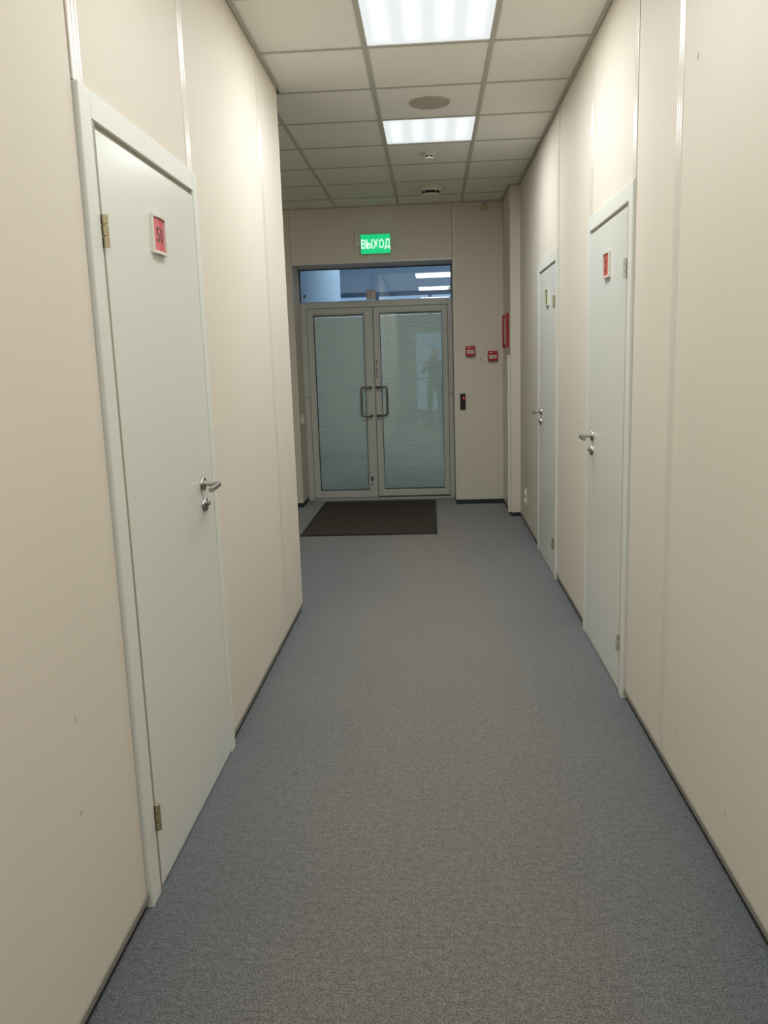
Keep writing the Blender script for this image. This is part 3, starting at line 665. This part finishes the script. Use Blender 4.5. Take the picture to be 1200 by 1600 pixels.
for z in (1.30, .80, .34): 
    bm = B(); lathe(bm, [(.012, 0), (.012, .004), (.006, .006)], (XC-.022, 7.92, z), '-x', 14); new('lock', bm, M['pull'], dr, smooth=True)
for z in (1.25, .62):
    bm = B(); tube(bm, [(XC-.020, cy0+.022, z-.05), (XC-.020, cy0+.022, z+.05)], .006, 10); new('hinge', bm, M['pull'], cb, smooth=True)
boxo('edge_trim', (XC-.026, XC-.0005, cy0-.020, cy0-.0005, .035, 1.47), M['white'], cb, bev=.003)

# ------------------------------------------------------------------ socket, switch, mat
so = tag(empty('wall_socket', (XR, 7.03, .20)), 'white wall socket low on right wall before the column', 'socket')
boxo('plate', (XR-.010, XR-.0005, 6.985, 7.075, .190, .335), M['white'], so, bev=.003)
for z in (.227, .298):
    bm = B(); lathe(bm, [(.026, 0), (.026, .006), (.019, .006), (.019, .002)], (XR-.010, 7.03, z), '-x', 20); new('outlet', bm, M['white'], so, smooth=True)
sw = tag(empty('light_switch', (OX0, 8.40, .84)), 'small white switch on left side of the door recess', 'switch')
boxo('plate', (OX0+.0005, OX0+.022, 8.36, 8.44, .845, .930), M['white'], sw, bev=.003)
boxo('rocker', (OX0+.022, OX0+.028, 8.375, 8.425, .857, .918), M['white'], sw, bev=.002)
mt = tag(empty('floor_mat', (-.56, 7.6, 0)), 'dark rectangular doormat on the carpet before glass door', 'mat')
mx0, mx1, my0, my1 = -1.150, .020, 6.79, 8.50
boxo('pile', (mx0+.022, mx1-.022, my0+.022, my1-.022, .0005, .008), M['mat'], mt)
bm = B()
for q in ((mx0, mx1, my0, my0+.022), (mx0, mx1, my1-.022, my1), (mx0, mx0+.022, my0+.022, my1-.022), (mx1-.022, mx1, my0+.022, my1-.022)): box(bm, *q, .0005, .007)
new('border', bm, M['matedge'], mt)

# ------------------------------------------------------------------ the photographer, seen only as a reflection in the right glass leaf
def skin_figure(name, verts, edges, radii, m, parent, sub=1, root=0):
    me = bpy.data.meshes.new(name); me.from_pydata(verts, edges, []); me.materials.append(m)
    o = bpy.data.objects.new(name, me); COL.objects.link(o)
    md = o.modifiers.new('skin', 'SKIN'); md.use_smooth_shade = True
    for i, rr in enumerate(radii):
        rr = rr if isinstance(rr, tuple) else (rr, rr)
        me.skin_vertices[0].data[i].radius = rr
    me.skin_vertices[0].data[root].use_root = True
    sb = o.modifiers.new('sub', 'SUBSURF'); sb.levels = sub; sb.render_levels = sub
    dg = bpy.context.evaluated_depsgraph_get(); m2 = bpy.data.meshes.new_from_object(o.evaluated_get(dg))
    o.modifiers.clear(); o.data = m2; bpy.data.meshes.remove(me); m2.name = name
    for p in m2.polygons: p.use_smooth = True
    if parent: o.parent = parent; o.matrix_parent_inverse = Matrix.Translation(parent.location).inverted()
    return o
px, py = .07, -.40
person = tag(empty('person', (px, py, 0)), 'person in dark clothes holding up a phone, reflected in right glass door', 'person')
V = [(px, py, .95), (px, py, 1.10), (px, py, 1.25), (px, py+.01, 1.36), (px, py+.02, 1.44), (px, py+.03, 1.50),
     (px-.17, py, 1.37), (px-.25, py+.05, 1.17), (px-.13, py+.27, 1.30), (px-.10, py+.31, 1.36),
     (px+.17, py, 1.37), (px+.25, py+.05, 1.17), (px+.05, py+.27, 1.30), (px+.0, py+.31, 1.36),
     (px-.10, py, .90), (px-.11, py+.02, .50), (px-.12, py, .10), (px-.12, py+.14, .04),
     (px+.10, py, .90), (px+.11, py+.02, .50), (px+.12, py, .10), (px+.12, py+.14, .04)]
E_ = [(0, 1), (1, 2), (2, 3), (3, 4), (4, 5), (3, 6), (6, 7), (7, 8), (8, 9), (3, 10), (10, 11), (11, 12), (12, 13), (0, 14), (14, 15), (15, 16), (16, 17), (0, 18), (18, 19), (19, 20), (20, 21)]
R_ = [(.15, .11), (.14, .10), (.16, .11), (.13, .10), .06, .055, .07, .05, .038, .028, .07, .05, .038, .028, .09, .065, .05, .04, .09, .065, .05, .04]
skin_figure('body', V, E_, R_, M['cloth'], person)
bm = B(); bmesh.ops.create_icosphere(bm, subdivisions=3, radius=1)
for v in bm.verts:
    x, y, z = v.co; w = 1-.18*max(0, -z); v.co = Vector((px+x*.076*w, py+.03+y*.095*w, 1.58+z*.115))
    if y > .93: v.co.y += .012
    if abs(x) < .2 and y > .85 and -.25 < z < .15: v.co.y += .016
head = new('head', bm, M['skin'], person, smooth=True)
bm = B(); bmesh.ops.create_icosphere(bm, subdivisions=3, radius=1)
for v in bm.verts:
    x, y, z = v.co
    v.co = Vector((px+x*.083, py+.018+y*.098-(.02 if z < 0 else 0), 1.60+max(z, -.55)*.105))
new('hair', bm, M['hair'], person, smooth=True)
for s_ in (-1, 1):
    bm = B(); lathe(bm, [(.009, 0), (.010, .004), (.004, .006)], (px+s_*.03, py+.115, 1.59), 'y', 10); new('eye', bm, M['black'], person)
for s_ in (-1, 1):
    bm = B(); lathe(bm, [(.026, -.004), (.026, .006), (.015, .009)], (px+s_*.077, py+.03, 1.575), 'x' if s_ > 0 else '-x', 12); new('ear', bm, M['skin'], person, smooth=True)
for s_ in (-1, 1):   # hands with four fingers and a thumb closed on the phone's two sides
    hx = s_*.068; hy = -.088
    V = [(hx, hy-.01, 1.355), (hx, hy, 1.39), (hx-s_*.002, hy+.005, 1.43)]; E2 = [(0, 1), (1, 2)]; R2 = [.024, .026, .020]
    for j in range(4):
        z = 1.385+j*.021; i0 = len(V)
        V += [(hx, hy+.012, z), (hx-s_*.002, hy+.042, z+.003), (hx-s_*.026, hy+.050, z+.004)]
        E2 += [(1 if j < 2 else 2, i0), (i0, i0+1), (i0+1, i0+2)]; R2 += [.010, .009, .0075]
    i0 = len(V); V += [(hx-s_*.012, hy-.018, 1.40), (hx-s_*.030, hy-.006, 1.43)]; E2 += [(1, i0), (i0, i0+1)]; R2 += [.011, .009]
    skin_figure('hand', V, E2, R2, M['skin'], person, sub=1, root=1)
ph = tag(boxo('phone', (-.037, .037, -.075, -.066, 1.355, 1.512), M['black'], bev=.003), 'black phone held up by the reflected person', 'phone')
print('objects', len(S.objects))
